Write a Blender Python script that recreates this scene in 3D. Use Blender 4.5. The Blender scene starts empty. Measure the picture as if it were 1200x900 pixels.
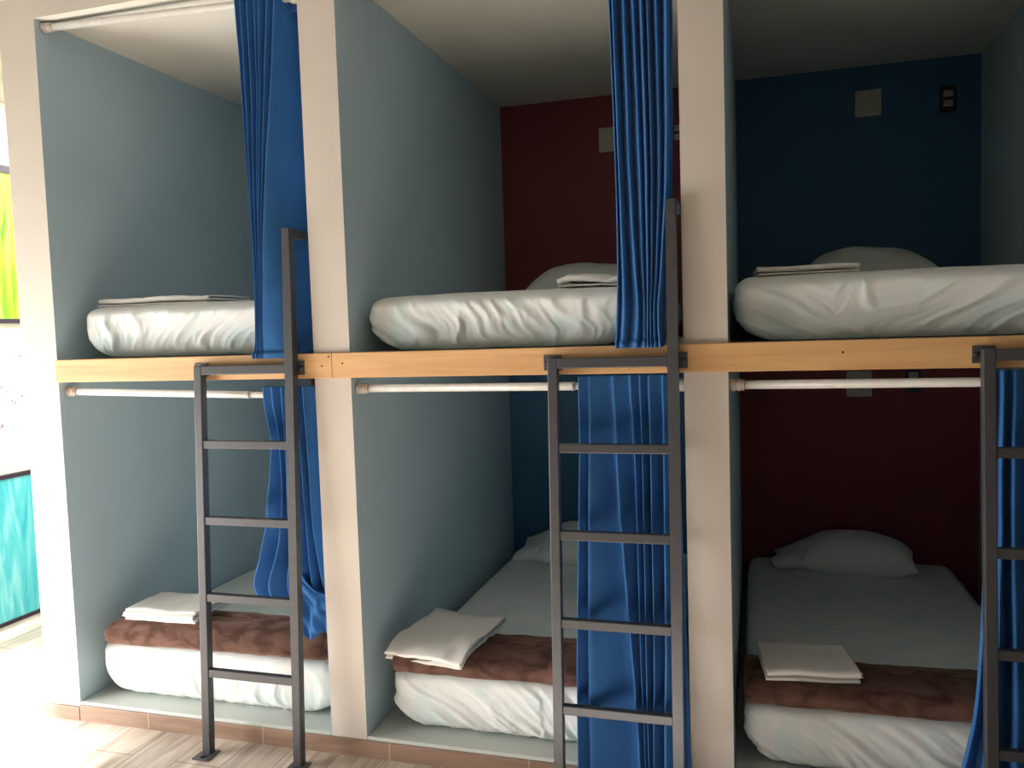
import bpy, bmesh, math, random
from mathutils import Vector, Matrix, noise
random.seed(7)
C = bpy.context.scene.collection
SC = bpy.context.scene

# ------------------------------------------------------------------ materials
def new_mat(name):
    m = bpy.data.materials.new(name); m.use_nodes = True
    nt = m.node_tree; b = nt.nodes['Principled BSDF']
    return m, nt, b

def N(nt, t, **kw):
    n = nt.nodes.new(t)
    for k, v in kw.items():
        if k in n.inputs: n.inputs[k].default_value = v
        else: setattr(n, k, v)
    return n

def ramp(nt, fac, stops):
    r = nt.nodes.new('ShaderNodeValToRGB')
    e = r.color_ramp.elements
    while len(e) < len(stops): e.new(0.5)
    for i, (p, c) in enumerate(stops):
        e[i].position = p; e[i].color = (*c, 1)
    nt.links.new(fac, r.inputs['Fac'])
    return r

def coords(nt, scale=(1, 1, 1), rot=(0, 0, 0)):
    tc = nt.nodes.new('ShaderNodeTexCoord')
    mp = nt.nodes.new('ShaderNodeMapping')
    mp.inputs['Scale'].default_value = scale; mp.inputs['Rotation'].default_value = rot
    nt.links.new(tc.outputs['Object'], mp.inputs['Vector'])
    return mp.outputs['Vector']

def bump(nt, b, h, strength=0.2, dist=0.002):
    n = N(nt, 'ShaderNodeBump', Strength=strength, Distance=dist)
    nt.links.new(h, n.inputs['Height']); nt.links.new(n.outputs['Normal'], b.inputs['Normal'])

def mix(c, k): return tuple(min(1, x*k) for x in c)

def plaster(name, col, rough=0.75, var=0.05, specks=False):
    m, nt, b = new_mat(name)
    v = coords(nt)
    n1 = N(nt, 'ShaderNodeTexNoise', Scale=2.3, Detail=4.0)
    nt.links.new(v, n1.inputs['Vector'])
    r = ramp(nt, n1.outputs['Fac'], [(0.3, mix(col, 1-var)), (0.7, mix(col, 1+var))])
    out = r.outputs['Color']
    if specks:
        n3 = N(nt, 'ShaderNodeTexNoise', Scale=26.0, Detail=2.0)
        nt.links.new(v, n3.inputs['Vector'])
        r3 = ramp(nt, n3.outputs['Fac'], [(0.775, (0, 0, 0)), (0.80, (1, 1, 1))])
        mx = N(nt, 'ShaderNodeMixRGB'); mx.inputs['Color2'].default_value = (*mix(col, 0.45), 1)
        nt.links.new(r3.outputs['Color'], mx.inputs['Fac']); nt.links.new(out, mx.inputs['Color1'])
        out = mx.outputs['Color']
    nt.links.new(out, b.inputs['Base Color'])
    b.inputs['Roughness'].default_value = rough
    n2 = N(nt, 'ShaderNodeTexNoise', Scale=90.0, Detail=3.0)
    nt.links.new(v, n2.inputs['Vector'])
    bump(nt, b, n2.outputs['Fac'], 0.12, 0.002)
    return m

def plain(name, col, rough=0.5, metal=0.0, nscale=40, var=0.06, bstr=0.05):
    m, nt, b = new_mat(name)
    v = coords(nt)
    n1 = N(nt, 'ShaderNodeTexNoise', Scale=nscale, Detail=3.0)
    nt.links.new(v, n1.inputs['Vector'])
    r = ramp(nt, n1.outputs['Fac'], [(0.3, mix(col, 1-var)), (0.7, mix(col, 1+var))])
    nt.links.new(r.outputs['Color'], b.inputs['Base Color'])
    b.inputs['Roughness'].default_value = rough; b.inputs['Metallic'].default_value = metal
    bump(nt, b, n1.outputs['Fac'], bstr, 0.001)
    return m

def fabric(name, col, scale=700, var=0.10, sheen=0.3, rough=0.85, blot=None, bstr=0.12, sheentint=None):
    m, nt, b = new_mat(name)
    v = coords(nt)
    w = N(nt, 'ShaderNodeTexNoise', Scale=scale*0.4, Detail=2.0)
    nt.links.new(v, w.inputs['Vector'])
    n1 = N(nt, 'ShaderNodeTexNoise', Scale=9.0, Detail=3.0)
    nt.links.new(v, n1.inputs['Vector'])
    r = ramp(nt, n1.outputs['Fac'], [(0.3, mix(col, 1-var)), (0.7, mix(col, 1+var))])
    out = r.outputs['Color']
    if blot:
        n3 = N(nt, 'ShaderNodeTexNoise', Scale=7.5, Detail=1.5)
        nt.links.new(v, n3.inputs['Vector'])
        r3 = ramp(nt, n3.outputs['Fac'], [(0.5, (0, 0, 0)), (0.62, (1, 1, 1))])
        mx = N(nt, 'ShaderNodeMixRGB'); mx.inputs['Color2'].default_value = (*blot, 1)
        nt.links.new(r3.outputs['Color'], mx.inputs['Fac']); nt.links.new(out, mx.inputs['Color1'])
        out = mx.outputs['Color']
    nt.links.new(out, b.inputs['Base Color'])
    b.inputs['Roughness'].default_value = rough
    b.inputs['Sheen Weight'].default_value = sheen
    b.inputs['Sheen Roughness'].default_value = 0.4
    if sheentint: b.inputs['Sheen Tint'].default_value = (*sheentint, 1)
    b.inputs['Specular IOR Level'].default_value = 0.15
    bump(nt, b, w.outputs['Fac'], bstr, 0.0008)
    return m

def wood(name, c1, c2, axis='X', rough=0.55, scale=1.0):
    m, nt, b = new_mat(name)
    s = {'X': (1.2, 26, 26), 'Y': (26, 1.2, 26)}[axis]
    v = coords(nt, tuple(k*scale for k in s))
    n1 = N(nt, 'ShaderNodeTexNoise', Scale=1.0, Detail=6.0, Distortion=1.2)
    nt.links.new(v, n1.inputs['Vector'])
    r = ramp(nt, n1.outputs['Fac'], [(0.3, c1), (0.68, c2)])
    nt.links.new(r.outputs['Color'], b.inputs['Base Color'])
    b.inputs['Roughness'].default_value = rough
    bump(nt, b, n1.outputs['Fac'], 0.08, 0.001)
    return m

def plank_tiles(name, w, l, x0, y0, base, dark, axis='Y', grout=(0.10, 0.08, 0.07), rough=0.35):
    """wood-look tiles: planks run along y, width w, joints staggered per row"""
    m, nt, b = new_mat(name)
    tc = nt.nodes.new('ShaderNodeTexCoord')
    mp = nt.nodes.new('ShaderNodeMapping')
    mp.inputs['Location'].default_value = (-x0, -y0, 0)
    nt.links.new(tc.outputs['Object'], mp.inputs['Vector'])
    sx = nt.nodes.new('ShaderNodeSeparateXYZ'); nt.links.new(mp.outputs['Vector'], sx.inputs['Vector'])
    cb = nt.nodes.new('ShaderNodeCombineXYZ')
    if axis == 'Y':
        nt.links.new(sx.outputs['Y'], cb.inputs['X']); nt.links.new(sx.outputs['X'], cb.inputs['Y'])
    else:
        nt.links.new(sx.outputs['X'], cb.inputs['X']); nt.links.new(sx.outputs['Z'], cb.inputs['Y'])
    br = N(nt, 'ShaderNodeTexBrick', Scale=1.0)
    br.offset = 0.37; br.offset_frequency = 2
    br.inputs['Brick Width'].default_value = l; br.inputs['Row Height'].default_value = w
    br.inputs['Mortar Size'].default_value = 0.0016; br.inputs['Mortar Smooth'].default_value = 0.1
    br.inputs['Color1'].default_value = (*base, 1); br.inputs['Color2'].default_value = (*mix(base, 0.80), 1)
    br.inputs['Mortar'].default_value = (*grout, 1)
    nt.links.new(cb.outputs['Vector'], br.inputs['Vector'])
    st = nt.nodes.new('ShaderNodeMapping')
    st.inputs['Scale'].default_value = (1.6, 15, 1)
    nt.links.new(cb.outputs['Vector'], st.inputs['Vector'])
    n1 = N(nt, 'ShaderNodeTexNoise', Scale=1.6, Detail=6.0, Distortion=0.8)
    nt.links.new(st.outputs['Vector'], n1.inputs['Vector'])
    r = ramp(nt, n1.outputs['Fac'], [(0.35, dark), (0.62, (1, 1, 1))])
    mx = N(nt, 'ShaderNodeMixRGB', blend_type='MULTIPLY'); mx.inputs['Fac'].default_value = 0.8
    nt.links.new(br.outputs['Color'], mx.inputs['Color1']); nt.links.new(r.outputs['Color'], mx.inputs['Color2'])
    nt.links.new(mx.outputs['Color'], b.inputs['Base Color'])
    b.inputs['Roughness'].default_value = rough
    bump(nt, b, br.outputs['Fac'], -0.25, 0.002)
    return m

def paint_strokes(name, c1, c2, c3, scale=(1, 9, 1.6)):
    m, nt, b = new_mat(name)
    v = coords(nt, scale)
    n1 = N(nt, 'ShaderNodeTexNoise', Scale=1.6, Detail=6.0, Distortion=1.0)
    nt.links.new(v, n1.inputs['Vector'])
    r = ramp(nt, n1.outputs['Fac'], [(0.32, c1), (0.5, c2), (0.66, c3)])
    nt.links.new(r.outputs['Color'], b.inputs['Base Color'])
    b.inputs['Roughness'].default_value = 0.6
    bump(nt, b, n1.outputs['Fac'], 0.2, 0.003)
    return m

CREAM = (0.53, 0.48, 0.42)
M = {}
M['cream'] = plaster('cream paint', CREAM, specks=True)
M['ceil'] = plaster('ceiling paint', (0.66, 0.64, 0.56))
M['roomceil'] = plaster('room ceiling paint', (0.40, 0.38, 0.34))
M['room'] = plaster('room wall paint', (0.35, 0.34, 0.31))
M['side'] = plaster('pale blue grey paint', (0.46, 0.60, 0.67), rough=0.6, var=0.03)
M['red'] = plaster('maroon paint', (0.20, 0.030, 0.034), rough=0.6)
M['blue'] = plaster('petrol blue paint', (0.024, 0.110, 0.21), rough=0.6)
M['cement'] = plaster('painted cement', (0.50, 0.53, 0.49), rough=0.5)
M['floor'] = plank_tiles('wood look floor tiles', 0.191, 1.2, 0.037, -0.19, (0.68, 0.57, 0.475), (0.50, 0.45, 0.42))
M['skirt'] = plank_tiles('wood look skirting tiles', 0.2, 0.526, 0.008, -0.05, (0.33, 0.215, 0.15), (0.66, 0.62, 0.6), axis='X', grout=(0.6, 0.5, 0.4))
M['pine'] = wood('pine', (0.50, 0.27, 0.105), (0.66, 0.40, 0.18))
M['dark'] = plain('dark hole', (0.015, 0.012, 0.01), 0.9)
M['steel'] = plain('grey painted steel', (0.050, 0.050, 0.053), 0.42, 0.0, var=0.08)
M['steeldark'] = plain('dark bolt', (0.02, 0.02, 0.024), 0.4, 0.3)
M['rod'] = plain('white rod enamel', (0.52, 0.505, 0.46), 0.35)
M['cap'] = plain('off white rod cap', (0.52, 0.475, 0.42), 0.4)
M['curtain'] = fabric('blue curtain cloth', (0.034, 0.128, 0.33), sheen=0.12, sheentint=(0.4, 0.6, 1.0))
M['sheet'] = fabric('pale sheet cloth', (0.74, 0.765, 0.74), blot=(0.66, 0.755, 0.735), var=0.03, sheen=0.05, bstr=0.06)
M['pillow'] = fabric('pillowcase cloth', (0.74, 0.755, 0.72), var=0.03, sheen=0.05, bstr=0.06)
M['towel'] = fabric('white towel cloth', (0.80, 0.77, 0.72), var=0.03, sheen=0.15, scale=400, bstr=0.3)
M['plate'] = plain('off white plastic', (0.44, 0.425, 0.355), 0.4)
M['plateblack'] = plain('black plastic', (0.012, 0.013, 0.016), 0.35)
M['socket'] = plain('grey plastic', (0.40, 0.40, 0.42), 0.4)
M['green'] = paint_strokes('green foliage paint', (0.05, 0.36, 0.005), (0.26, 0.62, 0.02), (0.62, 0.82, 0.16))
M['turq'] = paint_strokes('turquoise paint', (0.03, 0.44, 0.56), (0.10, 0.58, 0.68), (0.26, 0.70, 0.76))
M['strip'] = plain('dark strip paint', (0.03, 0.02, 0.035), 0.6)

def brown_mat():
    m, nt, b = new_mat('brown plush')
    v = coords(nt, (1, 1.4, 1.4))
    n1 = N(nt, 'ShaderNodeTexNoise', Scale=11.0, Detail=4.0, Distortion=0.7)
    nt.links.new(v, n1.inputs['Vector'])
    r = ramp(nt, n1.outputs['Fac'], [(0.36, (0.066, 0.032, 0.024)), (0.62, (0.150, 0.083, 0.064))])
    nt.links.new(r.outputs['Color'], b.inputs['Base Color'])
    b.inputs['Roughness'].default_value = 0.9; b.inputs['Specular IOR Level'].default_value = 0.1
    b.inputs['Sheen Weight'].default_value = 0.35; b.inputs['Sheen Roughness'].default_value = 0.35
    b.inputs['Sheen Tint'].default_value = (0.8, 0.5, 0.36, 1)
    n2 = N(nt, 'ShaderNodeTexNoise', Scale=420.0, Detail=2.0); nt.links.new(v, n2.inputs['Vector'])
    bump(nt, b, n2.outputs['Fac'], 0.3, 0.0015)
    return m
M['brown'] = brown_mat()

def mural_wall_mat():
    m = plaster('white wall with purple marks', (0.80, 0.80, 0.77))
    nt = m.node_tree; b = nt.nodes['Principled BSDF']
    old = b.inputs['Base Color'].links[0].from_socket
    v = coords(nt, (1, 1, 0.8))
    n = N(nt, 'ShaderNodeTexNoise', Scale=30.0, Detail=2.0); nt.links.new(v, n.inputs['Vector'])
    r = ramp(nt, n.outputs['Fac'], [(0.66, (0, 0, 0)), (0.72, (1, 1, 1))])
    tc = nt.nodes.new('ShaderNodeTexCoord'); s = nt.nodes.new('ShaderNodeSeparateXYZ')
    nt.links.new(tc.outputs['Object'], s.inputs['Vector'])
    def band(sock, lo, hi):
        a = N(nt, 'ShaderNodeMath', operation='GREATER_THAN'); a.inputs[1].default_value = lo
        c = N(nt, 'ShaderNodeMath', operation='LESS_THAN'); c.inputs[1].default_value = hi
        nt.links.new(sock, a.inputs[0]); nt.links.new(sock, c.inputs[0])
        k = N(nt, 'ShaderNodeMath', operation='MULTIPLY')
        nt.links.new(a.outputs[0], k.inputs[0]); nt.links.new(c.outputs[0], k.inputs[1]); return k.outputs[0]
    k = N(nt, 'ShaderNodeMath', operation='MULTIPLY')
    nt.links.new(band(s.outputs['Y'], 0.88, 1.06), k.inputs[0]); nt.links.new(band(s.outputs['Z'], 1.08, 1.56), k.inputs[1])
    f = N(nt, 'ShaderNodeMath', operation='MULTIPLY')
    nt.links.new(k.outputs[0], f.inputs[0]); nt.links.new(r.outputs['Color'], f.inputs[1])
    mx = N(nt, 'ShaderNodeMixRGB'); mx.inputs['Color2'].default_value = (0.24, 0.09, 0.30, 1)
    nt.links.new(f.outputs[0], mx.inputs['Fac']); nt.links.new(old, mx.inputs['Color1'])
    nt.links.new(mx.outputs['Color'], b.inputs['Base Color'])
    return m
M['mural'] = mural_wall_mat()

# ------------------------------------------------------------------ mesh helpers
def obj(name, bm, mats, parent=None, smooth=False, auto=None):
    me = bpy.data.meshes.new(name)
    bmesh.ops.recalc_face_normals(bm, faces=bm.faces[:])
    bm.to_mesh(me); bm.free()
    for m in (mats if isinstance(mats, (list, tuple)) else [mats]): me.materials.append(m)
    if smooth:
        for p in me.polygons: p.use_smooth = True
    o = bpy.data.objects.new(name, me); C.objects.link(o)
    if parent is not None: o.parent = parent
    return o

def thing(name, label, cat, loc=(0, 0, 0), group=None):
    o = bpy.data.objects.new(name, None); C.objects.link(o)
    o.location = loc; o.empty_display_size = 0.05
    o['label'] = label; o['category'] = cat
    if group: o['group'] = group
    return o

def struct(name, bm, mats, **k):
    o = obj(name, bm, mats, **k); o['kind'] = 'structure'; return o

def box(bm, lo, hi, mi=0, face_mats=None):
    vs = [bm.verts.new((x, y, z)) for x in (lo[0], hi[0]) for y in (lo[1], hi[1]) for z in (lo[2], hi[2])]
    q = {'-x': (0, 1, 3, 2), '+x': (4, 6, 7, 5), '-y': (0, 4, 5, 1), '+y': (2, 3, 7, 6), '-z': (0, 2, 6, 4), '+z': (1, 5, 7, 3)}
    for k, ids in q.items():
        f = bm.faces.new([vs[i] for i in ids]); f.material_index = (face_mats or {}).get(k, mi)
    return vs

def bev(bm, w, seg=2):
    bmesh.ops.bevel(bm, geom=bm.edges[:], offset=w, segments=seg, profile=0.5, affect='EDGES')

def box_bm(lo, hi, w=0.0, seg=2, face_mats=None):
    bm = bmesh.new(); box(bm, lo, hi, face_mats=face_mats)
    if w: bev(bm, w, seg)
    return bm

def axis_tube(bm, p0, p1, prof, seg=20):
    """lathe along p0->p1; prof = [(t 0..1 along, radius)]"""
    p0 = Vector(p0); p1 = Vector(p1); d = (p1-p0); L = d.length; d.normalize()
    a = d.orthogonal().normalized(); b = d.cross(a)
    rings = []
    for t, r in prof:
        c = p0 + d*(t*L)
        rings.append([bm.verts.new(c + a*(r*math.cos(2*math.pi*i/seg)) + b*(r*math.sin(2*math.pi*i/seg))) for i in range(seg)])
    for A, B in zip(rings, rings[1:]):
        for i in range(seg):
            bm.faces.new((A[i], A[(i+1) % seg], B[(i+1) % seg], B[i]))
    bm.faces.new(rings[0]); bm.faces.new(list(reversed(rings[-1])))

def nz(x, y, z): return noise.noise(Vector((x, y, z)))
def ridged(x, y, z): return 1 - abs(noise.noise(Vector((x, y, z))))*2

def lin(lo, hi, step, fine, band):
    """grid coordinates lo..hi with fine spacing inside `band` of the ends"""
    out = []; 
    n = max(1, round(band/fine))
    out += [lo + band*i/n for i in range(n)]
    k = max(1, round((hi-lo-2*band)/step))
    out += [lo+band + (hi-lo-2*band)*i/k for i in range(k)]
    out += [hi-band + band*i/n for i in range(n+1)]
    return out

def rounded_box(xs, ys, zs, r, disp=None):
    """closed lattice box with coordinate lists, all edges rounded with radius r; disp(p, n) -> new point"""
    bm = bmesh.new(); V = {}
    lo = (xs[0], ys[0], zs[0]); hi = (xs[-1], ys[-1], zs[-1])
    rr = r if isinstance(r, (tuple, list)) else (r, r, r)
    def v(i, j, k):
        key = (i, j, k)
        if key in V: return V[key]
        p = (xs[i], ys[j], zs[k])
        q = tuple(min(max(p[a], lo[a]+rr[a]), hi[a]-rr[a]) for a in range(3))
        d = Vector(tuple((p[a]-q[a])/rr[a] for a in range(3)))
        if d.length > 0: d.normalize()
        P = Vector(tuple(q[a]+d[a]*rr[a] for a in range(3)))
        if disp: P = disp(P, d)
        V[key] = bm.verts.new(P); return V[key]
    nx, ny, nzz = len(xs)-1, len(ys)-1, len(zs)-1
    def quad(*k): 
        bm.faces.new([v(*a) for a in k])
    for i in range(nx):
        for j in range(ny):
            for k in (0, nzz): quad((i, j, k), (i+1, j, k), (i+1, j+1, k), (i, j+1, k))
    for i in range(nx):
        for k in range(nzz):
            for j in (0, ny): quad((i, j, k), (i+1, j, k), (i+1, j, k+1), (i, j, k+1))
    for j in range(ny):
        for k in range(nzz):
            for i in (0, nx): quad((i, j, k), (i, j+1, k), (i, j+1, k+1), (i, j, k+1))
    return bm

def catmull(P, n):
    """list of tuples -> dense list through all of them"""
    out = []; m = len(P)
    for i in range(m-1):
        p0, p1, p2, p3 = P[max(i-1, 0)], P[i], P[i+1], P[min(i+2, m-1)]
        for s in range(n):
            t = s/n
            out.append(tuple(0.5*(2*b + (c-a)*t + (2*a-5*b+4*c-d)*t*t + (3*b-a-3*c+d)*t**3) for a, b, c, d in zip(p0, p1, p2, p3)))
    out.append(tuple(P[-1])); return out

def grid(bm, rows):
    vs = [[bm.verts.new(p) for p in r] for r in rows]
    for A, B in zip(vs, vs[1:]):
        for i in range(len(A)-1): bm.faces.new((A[i], A[i+1], B[i+1], B[i]))
    return vs

# ------------------------------------------------------------------ dimensions (metres; x right, y into the bunks, z up)
W1, W2 = 0.144, 0.135
PX = 1.3
ZP, ZB, ZT, ZC = 0.079, 1.397, 1.4865, 2.82
ZR = 2.905
D = 1.945
XM = -1.338                       # corridor wall carrying the painted panels
walls = [(-0.174, 0.0), (PX-W1, PX), (2*PX-W2, 2*PX), (3*PX-W1, 3*PX)]

# ------------------------------------------------------------------ the setting
XR, YF, YB = 7.4, -3.1, 3.2
struct('floor', box_bm((XM-0.1, YF-0.1, -0.08), (XR, YB, 0.0)), M['floor'])
struct('ceiling', box_bm((XM-0.1, YF-0.1, ZR), (XR, YB, ZR+0.08)), M['roomceil'])
# left wall: glazed opening on the camera's side of the bunks, painted panels beyond
WY0, WY1, WZ = -2.1, -0.30, 2.05
bm = bmesh.new()
box(bm, (XM-0.1, WY1, 0.0), (XM, YB, ZR)); box(bm, (XM-0.1, YF, 0.0), (XM, WY0, ZR)); box(bm, (XM-0.1, WY0, WZ), (XM, WY1, ZR))
bmesh.ops.remove_doubles(bm, verts=bm.verts[:], dist=1e-4)
struct('wall_left', bm, M['mural'])
struct('wall_right', box_bm((XR, YF-0.1, 0.0), (XR+0.1, YB, ZR)), M['room'])
# front wall behind the camera, with unseen openings added to put sun on the floor
DZ0 = 1.0
tops = [(-1.30, -0.45, 2.68), (-0.45, 0.05, 2.24), (0.05, 2.5, 1.97)]  # opening heights stepped to shape the sun patch
bm = bmesh.new()
box(bm, (XM-0.1, YF-0.1, 0.0), (XR, YF, DZ0)); box(bm, (2.5, YF-0.1, DZ0), (XR, YF, ZR)); box(bm, (XM-0.1, YF-0.1, DZ0), (-1.30, YF, ZR))
for a, b, z in tops: box(bm, (a, YF-0.1, z), (b, YF, ZR))
bmesh.ops.remove_doubles(bm, verts=bm.verts[:], dist=1e-4)
struct('wall_front', bm, M['room'])
struct('wall_corridor_end', box_bm((XM, YB-0.1, 0.0), (-0.174, YB, ZR)), M['cream'])
side = {'+x': 1, '-x': 1}
for i, (a, b) in enumerate(walls):
    fm = dict(side)
    if i == 0: fm['-x'] = 0
    struct('wall_divider', box_bm((a, 0.0, 0.0), (b, D+0.12, ZR), face_mats=fm), [M['cream'], M['side']])
    if i == 3: break
    x0, x1 = b, walls[i+1][0]
    struct('floor_lower_bunk', box_bm((x0, 0.0, 0.0), (x1, D, ZP), 0.004), M['cement'])
    struct('floor_upper_bunk', box_bm((x0, 0.02, ZB+0.006), (x1, D, ZT-0.002)), M['cement'])
    struct('ceiling_upper_bunk', box_bm((x0, 0.0, ZC), (x1, D, ZR), face_mats={'-y': 1}), [M['ceil'], M['cream']])
    up, dn = (M['blue'], M['red']) if i != 1 else (M['red'], M['blue'])
    struct('wall_back_lower', box_bm((x0, D, 0.0), (x1, D+0.12, ZB+0.03)), dn)
    struct('wall_back_upper', box_bm((x0, D, ZB+0.03), (x1, D+0.12, ZR)), up)
struct('wall_right_bunks', box_bm((3*PX, 0.0, 0.0), (XR, 0.12, ZR)), M['cream'])
# skirting: a plinth round the end wall, then wood-look tiles along the step
struct('baseboard_end_wall', box_bm((-0.182, -0.010, 0.0), (0.0, 0.6, 0.058), 0.002), M['skirt'])
struct('baseboard_step', box_bm((0.0005, -0.008, 0.0), (4.0, 0.004, 0.066), 0.002), M['skirt'])

# ------------------------------------------------------------------ timber beam (two boards butted at the second upright)
def beam(x0, x1, label, holes):
    t = thing('wooden_beam', label, 'beam', ((x0+x1)/2, 0, ZB), 'pine boards across the bunk fronts')
    ox = (x0+x1)/2
    obj('board', box_bm((x0-ox, -0.014, 0.0), (x1-ox, 0.018, ZT-ZB), 0.0025), M['pine'], t)
    for hx, hz in holes:
        bm = bmesh.new()
        axis_tube(bm, (hx-ox, -0.0146, hz-ZB), (hx-ox, -0.0100, hz-ZB), [(0, 0.0025), (0.2, 0.0042), (1, 0.0042)], 10)
        obj('screw_hole', bm, M['dark'], t)
    return t
beam(0.001, 1.2345, 'left pine board of the long beam, bleached by daylight at its left end', [(1.194, 1.441), (1.222, 1.474)])
beam(1.2355, 3.95, 'long right pine board of the beam, from the joint by the second upright', [(1.276, 1.449), (2.931, 1.450)])

# ------------------------------------------------------------------ ladders
def ladder(x, label):
    TS = 0.033; w = 0.418; top = 1.452
    t = thing('ladder', label, 'ladder', (x, 0, 0), 'grey steel bunk ladders')
    yf = lambda z: -0.052 - 0.075*(top-z)/top if z < top else -0.052 - 0.022*(top-z)/0.5   # front face leans out to the floor
    def sheared(lo, hi, bw=0.003):
        bm = bmesh.new(); box(bm, lo, hi); bev(bm, bw, 2)
        for v in bm.verts: v.co.y += yf(v.co.z)
        return bm
    def tall():
        bm = bmesh.new()
        zs = [0.004, 0.7, top, 1.70, 1.936]
        rings = [[bm.verts.new((px, py + yf(z), z)) for px, py in ((w-TS, 0), (w, 0), (w, TS), (w-TS, TS))] for z in zs]
        for A, B in zip(rings, rings[1:]):
            for i in range(4): bm.faces.new((A[i], A[(i+1) % 4], B[(i+1) % 4], B[i]))
        bm.faces.new(rings[0]); bm.faces.new(rings[-1])
        bmesh.ops.bevel(bm, geom=[e for e in bm.edges if abs(e.verts[0].co.z-e.verts[1].co.z) > 0.1], offset=0.003, segments=2, affect='EDGES')
        return bm
    obj('post', sheared((0, 0, 0.004), (TS, TS, top)), M['steel'], t)
    obj('post', tall(), M['steel'], t)
    obj('top_rail', sheared((TS-0.001, 0.0006, top-0.034), (w-TS+0.001, TS-0.0006, top-0.0006)), M['steel'], t)
    for z in (1.175, 0.892, 0.605, 0.322):
        obj('rung', sheared((TS-0.001, 0.003, z-0.030), (w-TS+0.001, 0.029, z)), M['steel'], t)
    # handle that turns back at the head of the tall post
    bm = bmesh.new(); box(bm, (w-TS, yf(1.93)+TS-0.002, 1.903), (w, 0.105, 1.936)); bev(bm, 0.003)
    obj('handle', bm, M['steel'], t)
    for a, b in ((-0.020, 0.040), (w-TS-0.006, w+0.026)):
        br = obj('bracket', box_bm((a, -0.0195, top-0.041), (b, -0.0145, top+0.009), 0.001), M['steel'], t)
        bm = bmesh.new()
        bx = a+0.010 if a < 0.1 else b-0.012
        axis_tube(bm, (bx, -0.026, top-0.016), (bx, -0.019, top-0.016), [(0, 0.004), (0.3, 0.0075), (1, 0.0075)], 12)
        obj('bolt', bm, M['steeldark'], br)
    for a in (0.0, w-TS):
        y0 = yf(0.0)
        fp = obj('foot_plate', box_bm((a-0.016, y0-0.040, 0.0005), (a+TS+0.020, y0+TS+0.004, 0.006), 0.001), M['steel'], t)
        bm = bmesh.new()
        axis_tube(bm, (a+0.016, y0-0.022, 0.006), (a+0.016, y0-0.022, 0.011), [(0, 0.008), (0.7, 0.008), (1, 0.005)], 12)
        obj('bolt', bm, M['steeldark'], fp)
    return t
ladder(0.681, 'grey steel ladder standing at the left bunks, nearest the painted wall')
ladder(2.034, 'grey steel ladder in front of the long hanging blue curtain')
ladder(3.293, 'grey steel ladder cut by the right edge of the photo')

# ------------------------------------------------------------------ curtain rods
def rod(x0, x1, z0, z1, label, joint=0.62, y=0.045):
    t = thing('curtain_rod', label, 'curtain rod', (x0, y, z0), 'white tension rods across the bunks')
    A = Vector((0.001, 0, 0)); B = Vector((x1-x0-0.001, 0, z1-z0)); L = (B-A).length
    P = lambda s: A + (B-A)*s
    bm = bmesh.new(); axis_tube(bm, P(0.01), P(joint), [(0, 0.0140), (0.985, 0.0140), (0.988, 0.0150), (1, 0.0150)])
    obj('outer_tube', bm, M['rod'], t, smooth=True)
    bm = bmesh.new(); axis_tube(bm, P(joint), P(0.99), [(0, 0.0118), (1, 0.0118)])
    obj('inner_tube', bm, M['rod'], t, smooth=True)
    for s, e in ((0.0, 0.040), (1.0, 1-0.040)):
        bm = bmesh.new()
        axis_tube(bm, P(s), P(e), [(0, 0.020), (0.25, 0.0205), (0.42, 0.0195), (0.46, 0.0165), (0.52, 0.0165), (0.56, 0.0200), (0.78, 0.0195), (0.82, 0.016), (0.87, 0.016), (0.9, 0.0185), (1, 0.0185)], 20)
        obj('end_cap', bm, M['cap'], t, smooth=True)
    return t
rod(0, 1.156, 2.797, 2.752, 'white curtain rod under the ceiling of the top left bunk', 0.8)
rod(1.3, 2.465, 2.762, 2.762, 'white curtain rod under the ceiling of the middle top bunk')
rod(2.6, 3.756, 2.762, 2.762, 'white curtain rod under the ceiling of the right top bunk')
rod(0, 1.156, 1.356, 1.328, 'white curtain rod under the beam over the left lower bunk', 0.74)
rod(1.3, 2.465, 1.3545, 1.3535, 'white curtain rod under the beam over the middle lower bunk', 0.69)
rod(2.6, 3.756, 1.352, 1.352, 'white curtain rod under the beam over the right lower bunk', 0.8)

# ------------------------------------------------------------------ curtains
def fold_rows(rows, dens=7, nrow=9, valley=0.68):
    """rows: (height, depth, fold depth, ridge positions, right end as one (x, y) or several)"""
    K = []
    for z, y0, amp, rid, end in rows:
        ends = end if isinstance(end, list) else [end]
        kn = [(rid[0]+0.010, y0+amp*1.1, z), (rid[0]+0.001, y0-amp*0.1, z)]
        for i, r in enumerate(rid):
            a = amp*(0.70 + 0.5*((i*37) % 10)/10)
            nx = rid[i+1] if i+1 < len(rid) else ends[0][0]
            if i: kn.append((r, y0-a, z))
            else: kn.append((r+0.004, y0-a, z))
            if i == len(rid)-1 and len(ends) > 1: break
            kn.append((r+(nx-r)*0.30, y0-0.45*a, z))
            kn.append((r+(nx-r)*valley, y0+a, z))
        kn += [(ex, ey, z) for ex, ey in ends]; K.append(kn)
    cols = [catmull(c, nrow) for c in zip(*K)]   # per knot, down the drop
    return [catmull(list(r), dens) for r in zip(*cols)]

def cloth(name, rows, parent, mat, thick=0.0016, wob=0.0022, seed=0):
    bm = bmesh.new()
    R = []
    for r in rows:
        R.append([(x + wob*0.6*nz(x*20+seed, z*5, 3), y + wob*nz(x*24+seed, z*6, 9)*1.5, z) for x, y, z in r])
    grid(bm, R)
    o = obj(name, bm, mat, parent, smooth=True)
    s = o.modifiers.new('thickness', 'SOLIDIFY'); s.thickness = thick; s.offset = 0
    return o

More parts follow.
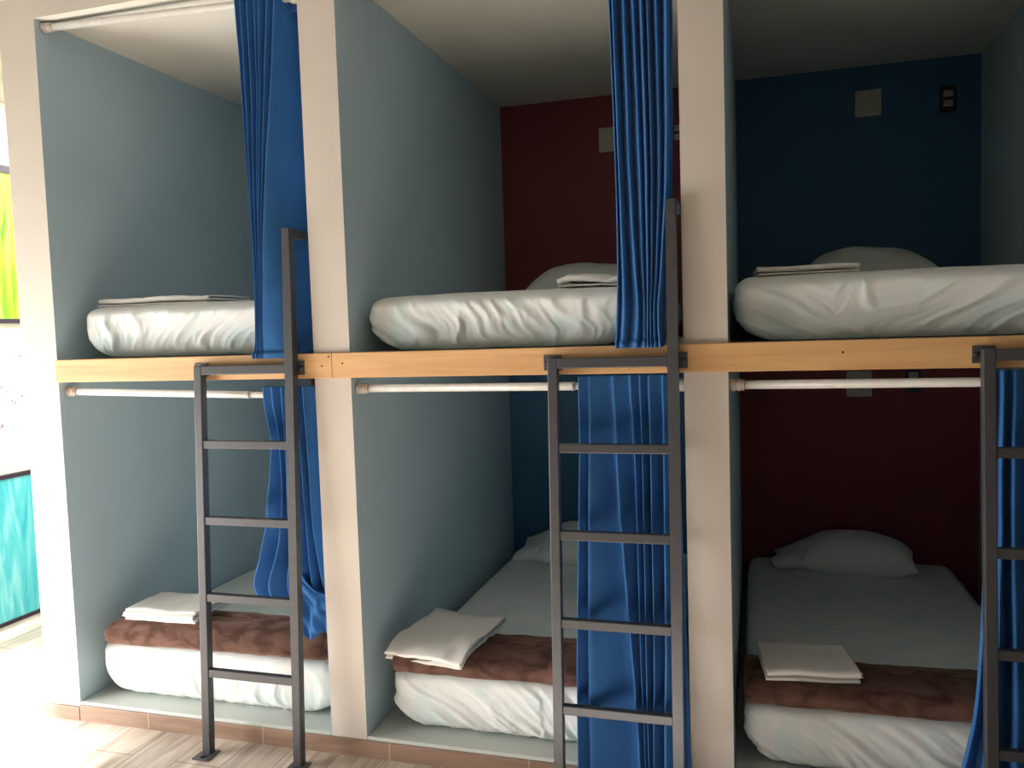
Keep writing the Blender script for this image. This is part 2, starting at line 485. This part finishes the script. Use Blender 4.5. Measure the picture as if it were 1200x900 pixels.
def casing(top, zc, parent, seed=0):
    """rear half of the sleeve that the rod runs through, joined to the panel's top edge"""
    bm = bmesh.new(); R = []
    zt = top[0][2]
    for k in range(9):
        s = k/8; z = zt - (zt-zc+0.040)*s
        yb = 0.071 + 0.004*math.sin(s*math.pi)
        R.append([(x, y+(yb-y)*min(1, s*3.2)**0.6 + 0.004*math.sin(x*150+seed)*s, z) for x, y, _ in top])
    grid(bm, R)
    o = obj('rod_casing', bm, M['curtain'], parent, smooth=True)
    s = o.modifiers.new('thickness', 'SOLIDIFY'); s.thickness = 0.0014; s.offset = 0
    return o

def curtain(label, rows, zc, seed=0, dens=7, hem=True, valley=0.68):
    t = thing('curtain', label, 'curtain', (0, 0, 0), 'blue curtains of the bunks')
    R = fold_rows(rows, dens, 9, valley)
    cloth('cloth_panel', R, t, M['curtain'], seed=seed)
    casing(R[0], zc, t, seed)
    if hem:
        last = R[-1]; prev = R[-3]
        bm = bmesh.new()
        grid(bm, [[(x, y-0.0016, z+0.022) for x, y, z in last], [(x, y-0.0026, z+0.011) for x, y, z in last], [(x, y-0.0018, z-0.0006) for x, y, z in last]])
        o = obj('hem', bm, M['curtain'], t, smooth=True)
        s = o.modifiers.new('thickness', 'SOLIDIFY'); s.thickness = 0.0014; s.offset = 0
    return t

# top left bunk: folds on the left, one broad plain panel turning away on the right
curtain('blue curtain with a broad plain panel hanging at the top left bunk', [
    (2.800, 0.012, 0.010, [0.897, 0.925, 0.952, 0.981, 1.002, 1.033, 1.064], [(1.076, 0.035), (1.095, 0.10), (1.135, 0.26)]),
    (2.730, 0.014, 0.014, [0.898, 0.925, 0.952, 0.980, 1.001, 1.031, 1.062], [(1.076, 0.040), (1.096, 0.11), (1.135, 0.28)]),
    (2.45, 0.026, 0.022, [0.903, 0.926, 0.948, 0.970, 0.986, 1.004, 1.030], [(1.056, 0.055), (1.085, 0.14), (1.137, 0.30)]),
    (2.10, 0.026, 0.024, [0.912, 0.927, 0.940, 0.952, 0.964, 0.974, 0.985], [(1.030, 0.055), (1.075, 0.14), (1.140, 0.30)]),
    (1.85, 0.020, 0.022, [0.918, 0.931, 0.940, 0.947, 0.953, 0.958, 0.965], [(1.030, 0.045), (1.080, 0.12), (1.142, 0.27)]),
    (1.60, 0.000, 0.017, [0.924, 0.935, 0.942, 0.947, 0.951, 0.955, 0.963], [(1.062, 0.012), (1.095, 0.075), (1.145, 0.18)]),
    (1.52, -0.016, 0.010, [0.926, 0.938, 0.946, 0.951, 0.955, 0.960, 0.970], [(1.074, -0.006), (1.100, 0.030), (1.146, 0.07)]),
    (1.474, -0.028, 0.006, [0.920, 0.940, 0.951, 0.956, 0.960, 0.966, 0.978], [(1.074, -0.020), (1.096, -0.016), (1.100, 0.004)])], 2.757, 1)
# middle top bunk
curtain('blue curtain with narrow folds hanging at the middle top bunk, against the maroon wall', [
    (2.795, 0.016, 0.012, [2.246, 2.262, 2.295, 2.325, 2.352, 2.371, 2.397, 2.429], (2.444, 0.02)),
    (2.72, 0.018, 0.018, [2.246, 2.262, 2.295, 2.325, 2.352, 2.371, 2.397, 2.429], (2.444, 0.03)),
    (2.50, 0.036, 0.024, [2.249, 2.264, 2.297, 2.327, 2.353, 2.371, 2.397, 2.428], (2.443, 0.07)),
    (2.05, 0.036, 0.022, [2.257, 2.272, 2.303, 2.335, 2.358, 2.374, 2.397, 2.420], (2.436, 0.06)),
    (1.75, 0.015, 0.020, [2.260, 2.280, 2.316, 2.340, 2.358, 2.370, 2.385, 2.402], (2.422, 0.04)),
    (1.60, -0.012, 0.016, [2.258, 2.284, 2.326, 2.347, 2.358, 2.367, 2.378, 2.392], (2.410, 0.02)),
    (1.48, -0.032, 0.010, [2.254, 2.276, 2.320, 2.347, 2.358, 2.368, 2.380, 2.396], (2.408, 0.0))], 2.762, 2, valley=0.42)
# right top bunk, unseen at its right end, added to darken the bay
curtain('unseen blue curtain at the far right end of the top right bunk', [
    (2.795, 0.014, 0.012, [3.520, 3.552, 3.590, 3.625, 3.660, 3.695], (3.740, 0.02)),
    (2.70, 0.018, 0.018, [3.520, 3.552, 3.590, 3.625, 3.660, 3.695], (3.740, 0.04)),
    (2.10, 0.030, 0.024, [3.525, 3.556, 3.592, 3.625, 3.660, 3.695], (3.742, 0.05)),
    (1.52, -0.010, 0.016, [3.520, 3.552, 3.590, 3.625, 3.660, 3.695], (3.742, 0.01)),
    (1.490, -0.020, 0.008, [3.518, 3.552, 3.590, 3.625, 3.660, 3.695], (3.742, 0.0))], 2.762, 9)
# middle lower bunk: drops past the step to the floor
curtain('long blue curtain reaching the floor behind the middle ladder', [
    (1.390, 0.014, 0.010, [2.122, 2.160, 2.236, 2.293, 2.324, 2.352, 2.396], (2.436, 0.02)),
    (1.315, 0.016, 0.014, [2.121, 2.159, 2.237, 2.294, 2.324, 2.352, 2.396], (2.437, 0.03)),
    (1.20, 0.028, 0.021, [2.119, 2.156, 2.240, 2.299, 2.326, 2.353, 2.396], (2.440, 0.05)),
    (0.95, 0.024, 0.034, [2.112, 2.150, 2.250, 2.305, 2.329, 2.354, 2.395], (2.446, 0.05)),
    (0.50, -0.006, 0.036, [2.100, 2.146, 2.284, 2.312, 2.332, 2.357, 2.393], (2.456, 0.03)),
    (0.25, -0.026, 0.034, [2.098, 2.146, 2.300, 2.320, 2.334, 2.352, 2.388], (2.462, 0.0)),
    (0.030, -0.046, 0.020, [2.098, 2.148, 2.308, 2.324, 2.336, 2.350, 2.386], (2.470, -0.03))], 1.353, 3, valley=0.86)
# right lower bunk: sweeps out to the left at its foot
curtain('blue curtain sweeping out to the left behind the right ladder', [
    (1.388, 0.014, 0.010, [3.325, 3.358, 3.388, 3.450, 3.520, 3.60], (3.70, 0.02)),
    (1.312, 0.016, 0.014, [3.325, 3.358, 3.388, 3.450, 3.520, 3.60], (3.70, 0.03)),
    (1.15, 0.028, 0.020, [3.322, 3.356, 3.386, 3.450, 3.520, 3.60], (3.70, 0.05)),
    (0.90, 0.018, 0.024, [3.315, 3.352, 3.384, 3.450, 3.520, 3.60], (3.70, 0.05)),
    (0.58, -0.005, 0.026, [3.298, 3.340, 3.385, 3.450, 3.520, 3.60], (3.70, 0.04)),
    (0.38, -0.020, 0.026, [3.280, 3.330, 3.385, 3.455, 3.525, 3.61], (3.71, 0.03)),
    (0.22, -0.032, 0.024, [3.246, 3.310, 3.380, 3.455, 3.525, 3.61], (3.715, 0.01)),
    (0.03, -0.046, 0.022, [3.20, 3.29, 3.37, 3.455, 3.525, 3.61], (3.72, -0.02))], 1.352, 4)
# left lower bunk: gathered up into a bag on the bed, loose tail over the blanket
def bunched():
    t = thing('curtain', 'short blue curtain bunched into a bag on the left lower bed', 'curtain', (0, 0, 0), 'blue curtains of the bunks')
    rows = [
        (1.368, 0.014, 0.011, [0.932, 0.976, 1.010, 1.046, 1.078, 1.100], (1.140, 0.02)),
        (1.29, 0.016, 0.014, [0.934, 0.978, 1.011, 1.046, 1.078, 1.101], (1.140, 0.03)),
        (1.15, 0.034, 0.028, [0.945, 0.990, 1.016, 1.046, 1.078, 1.105], (1.142, 0.06)),
        (0.90, 0.055, 0.034, [0.905, 0.976, 1.000, 1.035, 1.075, 1.100], (1.144, 0.07)),
        (0.75, 0.085, 0.040, [0.856, 0.935, 0.985, 1.020, 1.065, 1.100], (1.145, 0.09)),
        (0.62, 0.120, 0.046, [0.797, 0.875, 0.950, 1.005, 1.060, 1.100], (1.146, 0.12)),
        (0.555, 0.135, 0.040, [0.784, 0.860, 0.940, 1.000, 1.060, 1.105], (1.146, 0.14)),
        (0.505, 0.150, 0.022, [0.800, 0.868, 0.940, 1.000, 1.060, 1.105], (1.146, 0.16)),
        (0.500, 0.200, 0.012, [0.830, 0.885, 0.945, 1.000, 1.060, 1.105], (1.146, 0.20)),
        (0.56, 0.240, 0.010, [0.850, 0.895, 0.945, 1.000, 1.060, 1.105], (1.146, 0.24))]
    R = fold_rows(rows, 7, 9, 0.80)
    cloth('cloth_panel', R, t, M['curtain'], wob=0.005, seed=5)
    casing(R[0], 1.332, t, 5)
    # swag pulled across to the right, and its tail
    R = []
    n = 26
    for k in range(15):
        s = k/14.0; row = []
        for i in range(n+1):
            u = i/n
            x = 0.985 + 0.162*u
            z = 0.70 - 0.115*math.sin(u*1.5)**0.8 - 0.105*s - 0.012*math.sin(s*9+u*3)
            y = 0.055 + 0.045*(1-u)**2 - 0.020*math.sin(s*math.pi) - 0.012*math.sin(s*13+u*2.5) + 0.02*s
            row.append((x, y, z))
        R.append(row)
    cloth('swag', R, t, M['curtain'], seed=6)
    R = []
    for k in range(21):
        s = k/20.0; row = []
        for i in range(n+1):
            u = i/n
            wdt = 0.150-0.030*s
            x = 1.000 + 0.035*s + wdt*u
            if x > 1.149: x = 1.149
            z = 0.565 - (0.155 - 0.035*u)*s - 0.010*math.sin(u*7)*s
            y = 0.052 - 0.016*math.sin(s*2.6) - 0.014*math.sin(u*11 + s*4) - 0.006*math.sin(u*23-s*5)
            row.append((x, y, z))
        R.append(row)
    cloth('tail', R, t, M['curtain'], seed=8)
bunched()

# ------------------------------------------------------------------ mattresses
def mattress(x0, x1, y0, y1, z0, z1, label, group, shear, amp=1.0, seed=0):
    cx, cy = (x0+x1)/2, y0
    t = thing('mattress', label, 'mattress', (cx, cy, z0), group)
    xs = lin(x0-cx, x1-cx, 0.0065, 0.0065, 0.06); ys = lin(0, y1-y0, 0.05, 0.010, 0.08); H = z1-z0
    zs = [H*i/34 for i in range(35)]
    hx = (x1-x0)/2; L = y1-y0
    def disp(p, n):
        h = p.z/H
        q = Vector(p)
        # sheet pulled under at the foot, most of all at the corners
        k = max(0.0, 1-h/0.62)
        ins = 0.030*k*k
        ex = max(0.0, (abs(p.x)-(hx-0.14))/0.14)
        q.x -= math.copysign((ins*0.6+0.075*k*k*k)*ex, p.x)
        ey = max(0.0, 1-p.y/0.14)
        q.y += ins*0.55*ey + 0.02*k*k*ex*ey
        # crown and dips of the top
        if n.z > 0.3:
            q.z += 0.010*math.cos(min(1, abs(p.x)/hx)*1.5)*min(1, p.y/0.2) + 0.004*nz(p.x*3, p.y*3, seed)
        # wrinkles: run with the shear on the front, straight at the sides
        if n.y < -0.25 or abs(n.x) > 0.5:
            s = p.x if n.y < -0.25 else p.y
            sh = shear(p.x/hx)
            a = s*9 - (p.z/H)*sh*1.3
            a += 0.5*nz(s*3, h*2, seed+9)
            w1 = ridged(a*1.0, h*0.6+seed, seed); w2 = ridged(a*2.2, h*1.1, seed+5); w3 = ridged(a*4.6, h*1.8, seed+3)
            pk = lambda w, e: max(0.0, w)**e
            w = 0.62*pk(w1, 2.2) + 0.42*pk(w2, 2.6)*(0.4+0.6*pk(w1, 1)) + 0.20*pk(w3, 2.4)
            env = (0.34 + 0.80*(1-h))*min(1, (1-h)*5)
            hemw = (abs(math.sin(s*62+3*nz(s*6, 0, seed)))-0.5)*max(0, 1-h*5)
            d = amp*0.019*env*(w-0.35) + 0.007*hemw
            q += Vector((n.x, n.y, 0))*d
        else:
            q.z += 0.0016*ridged(p.x*6, p.y*4, seed)
        # soft bulge of the foam
        b = math.sin(min(1, max(0, h))*math.pi)
        q.x += math.copysign(0.006*b*ex, p.x); q.y -= 0.004*b*ey
        return q
    bm = rounded_box(xs, ys, zs, (0.055, 0.060, 0.042), disp)
    obj('fitted_sheet', bm, M['sheet'], t, smooth=True)
    # gathered elastic edge along the foot
    bm = bmesh.new()
    n = 200; rings = []
    for i in range(n+1):
        u = i/n
        x = -hx+0.15 + (2*hx-0.30)*u
        rr = 0.0036 + 0.0008*math.sin(x*210+2*nz(x*11, 0, seed))
        yy = 0.046 + 0.004*math.sin(x*75+seed)
        rings.append([bm.verts.new((x, yy + rr*1.6*math.cos(a), 0.0050 + rr*math.sin(a))) for a in (0, 1.05, 2.1, 3.14, 4.19, 5.24)])
    for A, B in zip(rings, rings[1:]):
        for k in range(6): bm.faces.new((A[k], A[(k+1) % 6], B[(k+1) % 6], B[k]))
    bm.faces.new(rings[0]); bm.faces.new(rings[-1])
    obj('elastic_edge', bm, M['sheet'], t, smooth=True)
    return t
GU, GL = 'mattresses of the top bunks', 'mattresses of the lower bunks'
mattress(0.052, 1.02, 0.085, 1.90, ZT, ZT+0.205, 'sheeted mattress in the top left bunk, nearest the bright painted wall', GU, lambda u: 0.2+1.25*max(0, u+0.3), 1.4, 11)
mattress(1.335, 2.30, 0.085, 1.90, ZT, ZT+0.195, 'wrinkled pale mattress in the middle top bunk with the maroon back wall', GU, lambda u: -0.9+1.2*max(0, u), 1.2, 22)
mattress(2.622, 3.60, 0.090, 1.90, ZT, ZT+0.205, 'smooth pale mattress in the right top bunk with the dark blue back wall', GU, lambda u: -2.2 if u < -0.4 else 2.4*min(1, (u+0.4)*2)-2.2*max(0, 1-(u+0.4)*4), 0.8, 33)
mattress(0.032, 1.12, 0.085, 1.90, ZP, ZP+0.222, 'white mattress in the left lower bunk, bleached by daylight', GL, lambda u: -0.6, 0.6, 44)
mattress(1.365, 2.33, 0.088, 1.90, ZP, ZP+0.222, 'wrinkled white mattress in the middle lower bunk beside the blue curtain', GL, lambda u: -2.0 if u < 0.2 else -1.0, 1.3, 55)
mattress(2.640, 3.615, 0.105, 1.90, ZP, ZP+0.215, 'shaded pale mattress in the right lower bunk by the maroon wall', GL, lambda u: -2.2 if u < 0.5 else 1.8, 1.1, 66)

# ------------------------------------------------------------------ brown plush blankets, folded over the foot of each lower bed
def blanket(x0, x1, y0, y1, z0, z1, label, seed, sag=0.0, endroll=0.0):
    cx = (x0+x1)/2
    t = thing('folded_blanket', label, 'blanket', (cx, y0, z0), 'brown plush blankets on the lower beds')
    xs = lin(x0-cx, x1-cx, 0.018, 0.009, 0.05); ys = lin(0, y1-y0, 0.014, 0.008, 0.045); H = z1-z0
    zs = [H*i/12 for i in range(13)]; hx = (x1-x0)/2; L = y1-y0
    r = min(0.045, H*0.47)
    def disp(p, n):
        q = Vector(p); h = p.z/H
        q += n*(0.006*nz(p.x*5, p.y*6+p.z*8, seed) + 0.0035*nz(p.x*14, p.y*16, seed+4))
        if abs(n.x) > 0.35:                        # layers show at the ends
            q.x -= math.copysign(0.010*math.exp(-((h-0.48)/0.07)**2), p.x)
        if n.y > 0.35: q.y -= 0.008*math.exp(-((h-0.5)/0.08)**2)
        q.z -= 0.012*max(0, 1-p.y/0.07)**2*h       # front fold droops
        q.z -= 0.030*max(0, (p.y-0.6*L)/(0.4*L))*h
        q.z += sag*(p.x/hx)
        if p.x < 0: q.z -= endroll*max(0, (-p.x-(hx-0.12))/0.12)**2*h
        return q
    obj('plush_cloth', rounded_box(xs, ys, zs, (0.030, min(r*1.1, 0.045), r), disp), M['brown'], t, smooth=True)
    # loose upper flap edge lying across the top
    bm = bmesh.new(); R = []
    for k in range(7):
        s = k/6; row = []
        for i in range(41):
            u = i/40
            x = -hx*0.94 + 2*hx*0.94*u
            y = L*(0.60 + 0.05*math.sin(u*5+seed)) + 0.05*(s-0.5)
            z = H + 0.0015 + 0.0065*math.sin(s*math.pi)**0.7 - 0.030*max(0, (y-0.6*L)/(0.4*L)) + sag*(x/hx)
            if x < 0: z -= endroll*max(0, (-x-(hx-0.12))/0.12)**2
            row.append((x, y, z))
        R.append(row)
    grid(bm, R); o = obj('fold_edge', bm, M['brown'], t, smooth=True)
    s = o.modifiers.new('thickness', 'SOLIDIFY'); s.thickness = 0.004; s.offset = 0
    return t
blanket(0.075, 1.115, 0.055, 0.345, 0.303, 0.408, 'brown plush blanket on the left lower bed, partly under the bunched curtain', 1, 0.006, 0.022)
blanket(1.372, 2.300, 0.052, 0.430, 0.302, 0.372, 'brown plush blanket on the middle lower bed, behind the middle ladder', 2, 0.004)
blanket(2.628, 3.600, 0.078, 0.430, 0.296, 0.366, 'dark brown plush blanket on the shaded right lower bed', 3, 0.004, -0.006)

# ------------------------------------------------------------------ folded white towels / sheets
def folded(name, label, cat, cx, cy, z, w, l, layers, rz, seed, th=0.006, rough=0.003, group=None, droop=0.0, tilt=(0, 0), taper=0.0):
    """serpentine cross-section (front edge shows the folds) swept across the width"""
    t = thing(name, label, cat, (cx, cy, z), group)
    t.rotation_euler = (tilt[0], tilt[1], rz)
    gap = th*1.25
    prof = []
    for k in range(layers):
        zz = th*0.5 + k*gap
        ya, yb = -l/2 + 0.006*((k*53+seed) % 5)/4 + 0.004*k*0.5, l/2 - 0.008*((k*31+seed) % 4)/3
        P = [ya + (yb-ya)*i/10 for i in range(11)]
        if k % 2: P.reverse()
        prof += [(y, zz) for y in P]
        if k < layers-1:
            y = P[-1]; sg = 1 if k % 2 == 0 else -1
            prof += [(y+sg*gap*0.42, zz+gap*0.25), (y+sg*gap*0.5, zz+gap*0.5), (y+sg*gap*0.42, zz+gap*0.75)]
    bm = bmesh.new(); R = []
    nxx = 40
    for i in range(nxx+1):
        u = i/nxx; x = -w/2+w*u; row = []
        for (y, zz) in prof:
            yy = y*(1-taper*(1-u)) + 0.006*nz(x*6, seed, zz*60)
            f = zz/(layers*gap)
            e = 0.35+0.65*f
            z2 = zz*(1+0.18*nz(x*7, y*7, seed)) + rough*(nz(x*9, y*9, seed+2)+0.6)*f + rough*0.8*nz(x*22, y*20, seed+zz*30)*e
            d = max(0, (-y/l-0.18))
            z2 -= droop*d*d*4
            x2 = x + 0.004*math.sin(zz*900+seed)*(1 if abs(u-0.5) > 0.45 else 0)
            row.append((x2, yy, max(z2, 0.001 - (droop and 0.08))))
        R.append(row)
    grid(bm, R)
    o = obj('folded_cloth', bm, M['towel'], t, smooth=True)
    s = o.modifiers.new('thickness', 'SOLIDIFY'); s.thickness = th*0.72; s.offset = 0
    return t
GT = 'folded white towels on the beds'
folded('towel', 'folded white towel lying flat on the top left mattress', 'towel', 0.335, 0.31, ZT+0.209, 0.52, 0.30, 3, 0.04, 1, 0.009, 0.005, GT)
folded('towel', 'crumpled white towel beside the pillow in the middle top bunk', 'towel', 2.165, 0.30, ZT+0.203, 0.26, 0.26, 3, -0.1, 2, 0.009, 0.014, GT)
folded('towel', 'neatly folded white towel at the left end of the top right mattress', 'towel', 2.84, 0.33, ZT+0.212, 0.31, 0.28, 3, 0.05, 3, 0.008, 0.003, GT)
folded('towel', 'white towel with ruffled edge on the left lower brown blanket', 'towel', 0.332, 0.205, 0.404, 0.335, 0.235, 4, 0.02, 4, 0.0095, 0.003, GT)
folded('towel', 'white towel draped over the front of the middle brown blanket', 'towel', 1.530, 0.255, 0.374, 0.315, 0.40, 3, -0.13, 5, 0.008, 0.009, GT, droop=0.075)
folded('towel', 'square white towel on the dark blanket of the shaded right bed', 'towel', 2.838, 0.262, 0.367, 0.295, 0.25, 3, 0.12, 6, 0.011, 0.004, GT)

# ------------------------------------------------------------------ pillows
def pillow(label, cx, cy, z, w, d, h, rz, seed, tilt=0.0, flap=False, group=None):
    t = thing('pillow', label, 'pillow', (cx, cy, z), group)
    t.rotation_euler = (tilt, 0, rz)
    bm = bmesh.new(); nu, nv = 40, 30; top, bot = [], []
    for i in range(nu+1):
        u = -1+2*i/nu; ra, rb = [], []
        for j in range(nv+1):
            v = -1+2*j/nv
            f = (max(0, 1-abs(u)**2.5)**0.56)*(max(0, 1-abs(v)**2.6)**0.58)*(1-0.10*u)
            pin = 1-0.07*(1-abs(u)**2)*abs(v)**4
            pin2 = 1-0.05*(1-abs(v)**2)*abs(u)**4
            x = u*w/2*pin2; y = v*d/2*pin
            wr = 0.010*nz(x*7, y*7, seed) + 0.005*ridged(x*13+y*5, y*9, seed)*(0.4+0.6*max(abs(u), abs(v)))
            zt = h*0.30 + (h*0.70 + wr)*f
            zb = h*0.30 - h*0.30*min(1, f*1.6)
            ra.append(bm.verts.new((x, y, zt)))
            rb.append(ra[-1] if (i in (0, nu) or j in (0, nv)) else bm.verts.new((x, y, zb)))
        top.append(ra); bot.append(rb)
    for i in range(nu):
        for j in range(nv):
            bm.faces.new((top[i][j], top[i+1][j], top[i+1][j+1], top[i][j+1]))
            q = [bot[i][j], bot[i][j+1], bot[i+1][j+1], bot[i+1][j]]
            bm.faces.new(q)
    obj('pillow_body', bm, M['pillow'], t, smooth=True)
    if flap:                                        # open end of the pillowcase, lying flatter
        bm = bmesh.new(); R = []
        ring = 24
        for k in range(13):
            s = k/12; x = -w/2+0.05 - 0.17*s; row = []
            for a in range(ring+1):
                th = 2*math.pi*a/ring
                dd = d/2*(0.70+0.10*s)*math.cos(th)
                hh = (h*0.42*(1-s)+0.025*s)
                zz = h*0.30*(1-s)+0.026*s + hh*max(-0.55, math.sin(th))*(1+0.25*math.sin(5*th+s*3))
                row.append((x+0.012*math.sin(3*th+seed)*s, dd, max(0.002, zz)))
            R.append(row)
        grid(bm, R); bmesh.ops.remove_doubles(bm, verts=bm.verts[:], dist=1e-5)
        o = obj('pillowcase_end', bm, M['pillow'], t, smooth=True)
        s = o.modifiers.new('thickness', 'SOLIDIFY'); s.thickness = 0.002; s.offset = 0
    return t
GP = 'white pillows at the heads of the beds'
pillow('pale pillow in the middle top bunk against the maroon wall', 1.875, 1.60, ZT+0.203, 0.66, 0.42, 0.190, 0.0, 1, 0.12, group=GP)
pillow('pale pillow humped against the dark blue wall of the top right bunk', 3.205, 1.62, ZT+0.213, 0.58, 0.42, 0.185, 0.03, 2, 0.12, group=GP)
pillow('pillow half hidden by the ladder and long curtain in the middle lower bunk', 1.86, 1.66, 0.306, 0.62, 0.40, 0.185, -0.05, 3, 0.14, True, GP)
pillow('plump pillow with open case end on the shaded right lower bed', 3.155, 1.715, 0.300, 0.54, 0.31, 0.185, -0.08, 4, 0.06, True, GP)

# ------------------------------------------------------------------ wall plates and outlets
def wall_plate(x, z, label, w=0.122, h=0.132):
    t = thing('wall_plate', label, 'wall plate', (x, D, z), 'square plates on the back walls')
    obj('frame', box_bm((-w/2, -0.012, -h/2), (w/2, -0.0005, h/2), 0.003), M['plate'], t)
    obj('center_panel', box_bm((-w*0.30, -0.016, -h*0.32), (w*0.30, -0.011, h*0.32), 0.002), M['plate'], t)
def outlet(x, z, label, plate):
    t = thing('power_outlet', label, 'outlet', (x, D, z), 'outlets on the back walls')
    obj('cover_plate', box_bm((-0.038, -0.009, -0.064), (0.038, -0.0005, 0.064), 0.003), plate, t)
    for dz in (0.025, -0.022):
        s = obj('socket', box_bm((-0.021, -0.013, dz-0.015), (0.021, -0.008, dz+0.015), 0.002), M['socket'], t)
        for dx in (-0.008, 0.008):
            obj('slot', box_bm((dx-0.0015, -0.0138, dz-0.005), (dx+0.0015, -0.0125, dz+0.006)), M['plateblack'], s)
wall_plate(3.244, 2.632, 'off-white square plate on the dark blue back wall')
wall_plate(1.928, 2.578, 'off-white square plate on the maroon upper wall beside the blue curtain')
wall_plate(3.196, 1.212, 'square plate behind the rod of the right lower bunk')
outlet(3.608, 2.615, 'black outlet with two grey sockets on the dark blue wall', M['plateblack'])
outlet(2.300, 2.578, 'outlet with two pale sockets between curtain and upright on the maroon upper wall', M['red'])
outlet(3.452, 1.228, 'dark outlet behind the rod on the maroon wall of the right lower bunk', M['plateblack'])

# ------------------------------------------------------------------ painted panels on the corridor wall
def panel(label, z0, z1, mat, top, bottom):
    t = thing('painted_panel', label, 'wall painting', (XM, 1.0, z0), 'painted panels on the corridor wall')
    H = z1-z0
    obj('painted_face', box_bm((0.0005, -1.1, 0.012), (0.018, 1.3, H-0.012), 0.002), mat, t)
    obj('top_strip', box_bm((0.0005, -1.1, H-top), (0.024, 1.3, H), 0.002), M['strip'], t)
    obj('bottom_strip', box_bm((0.0005, -1.1, 0.0), (0.024, 1.3, bottom), 0.002), M['strip'], t)
panel('bright green painted panel high on the corridor wall', 1.676, 2.555, M['green'], 0.045, 0.026)
panel('turquoise painted panel standing at the foot of the corridor wall', 0.001, 0.835, M['turq'], 0.024, 0.022)

# ------------------------------------------------------------------ light: daylight through the glazed opening at the left, added fill lamp over the corridor
def area(name, loc, rot, sx, sy, power, col):
    l = bpy.data.lights.new(name, 'AREA'); l.shape = 'RECTANGLE'; l.size = sx; l.size_y = sy
    l.energy = power; l.color = col
    o = bpy.data.objects.new(name, l); C.objects.link(o); o.location = loc; o.rotation_euler = rot
    return o
area('window_daylight', (XM-0.02, (WY0+WY1)/2, 0.66), (0, -math.pi/2, 0), 1.2, WY1-WY0-0.1, 142, (1.0, 0.98, 0.96))
area('corridor_fill', (-0.62, 1.3, ZR-0.02), (0, 0, 0), 0.8, 1.6, 95, (1.0, 0.98, 0.94))  # added lamp that brightens the corridor wall; the ceiling has no opening
sl = bpy.data.lights.new('sun', 'SUN'); sl.energy = 38; sl.angle = 0.07; sl.color = (1.0, 0.97, 0.94)
so = bpy.data.objects.new('sun', sl); C.objects.link(so); so.location = (0, -6, 6)
so.rotation_euler = Vector((0.06, 0.803, -0.593)).to_track_quat('-Z', 'Y').to_euler()
w = bpy.data.worlds.new('daylight'); SC.world = w; w.use_nodes = True
nt = w.node_tree; bg = nt.nodes['Background']
sky = nt.nodes.new('ShaderNodeTexSky'); sky.sky_type = 'NISHITA'; sky.sun_disc = False; sky.sun_elevation = math.radians(50)
nt.links.new(sky.outputs['Color'], bg.inputs['Color']); bg.inputs['Strength'].default_value = 0.08

# ------------------------------------------------------------------ camera
cam = bpy.data.cameras.new('camera'); co = bpy.data.objects.new('camera', cam); C.objects.link(co)
yaw, pitch, roll, f = 0.2894, -0.0656, -0.0322, 958.56
F = Vector((-math.sin(yaw)*math.cos(pitch), math.cos(yaw)*math.cos(pitch), math.sin(pitch)))
R0 = Vector((math.cos(yaw), math.sin(yaw), 0)); U0 = R0.cross(F)
Rv = R0*math.cos(roll)+U0*math.sin(roll); Uv = -R0*math.sin(roll)+U0*math.cos(roll)
mw = Matrix.Identity(4)
for i in range(3):
    mw[i][0] = Rv[i]; mw[i][1] = Uv[i]; mw[i][2] = -F[i]
mw.translation = Vector((2.6792, -2.6249, 1.5468))
co.matrix_world = mw
cam.sensor_fit = 'HORIZONTAL'; cam.sensor_width = 36.0; cam.lens = 36.0*f/1200.0
cam.clip_start = 0.02; cam.clip_end = 100
SC.camera = co
vs = SC.view_settings
vs.view_transform = 'Standard'; vs.look = 'None'; vs.gamma = 1.0; vs.use_curve_mapping = False
vs.exposure = 0.0
SC.cycles.max_bounces = 10; SC.cycles.diffuse_bounces = 6; SC.cycles.use_denoising = True
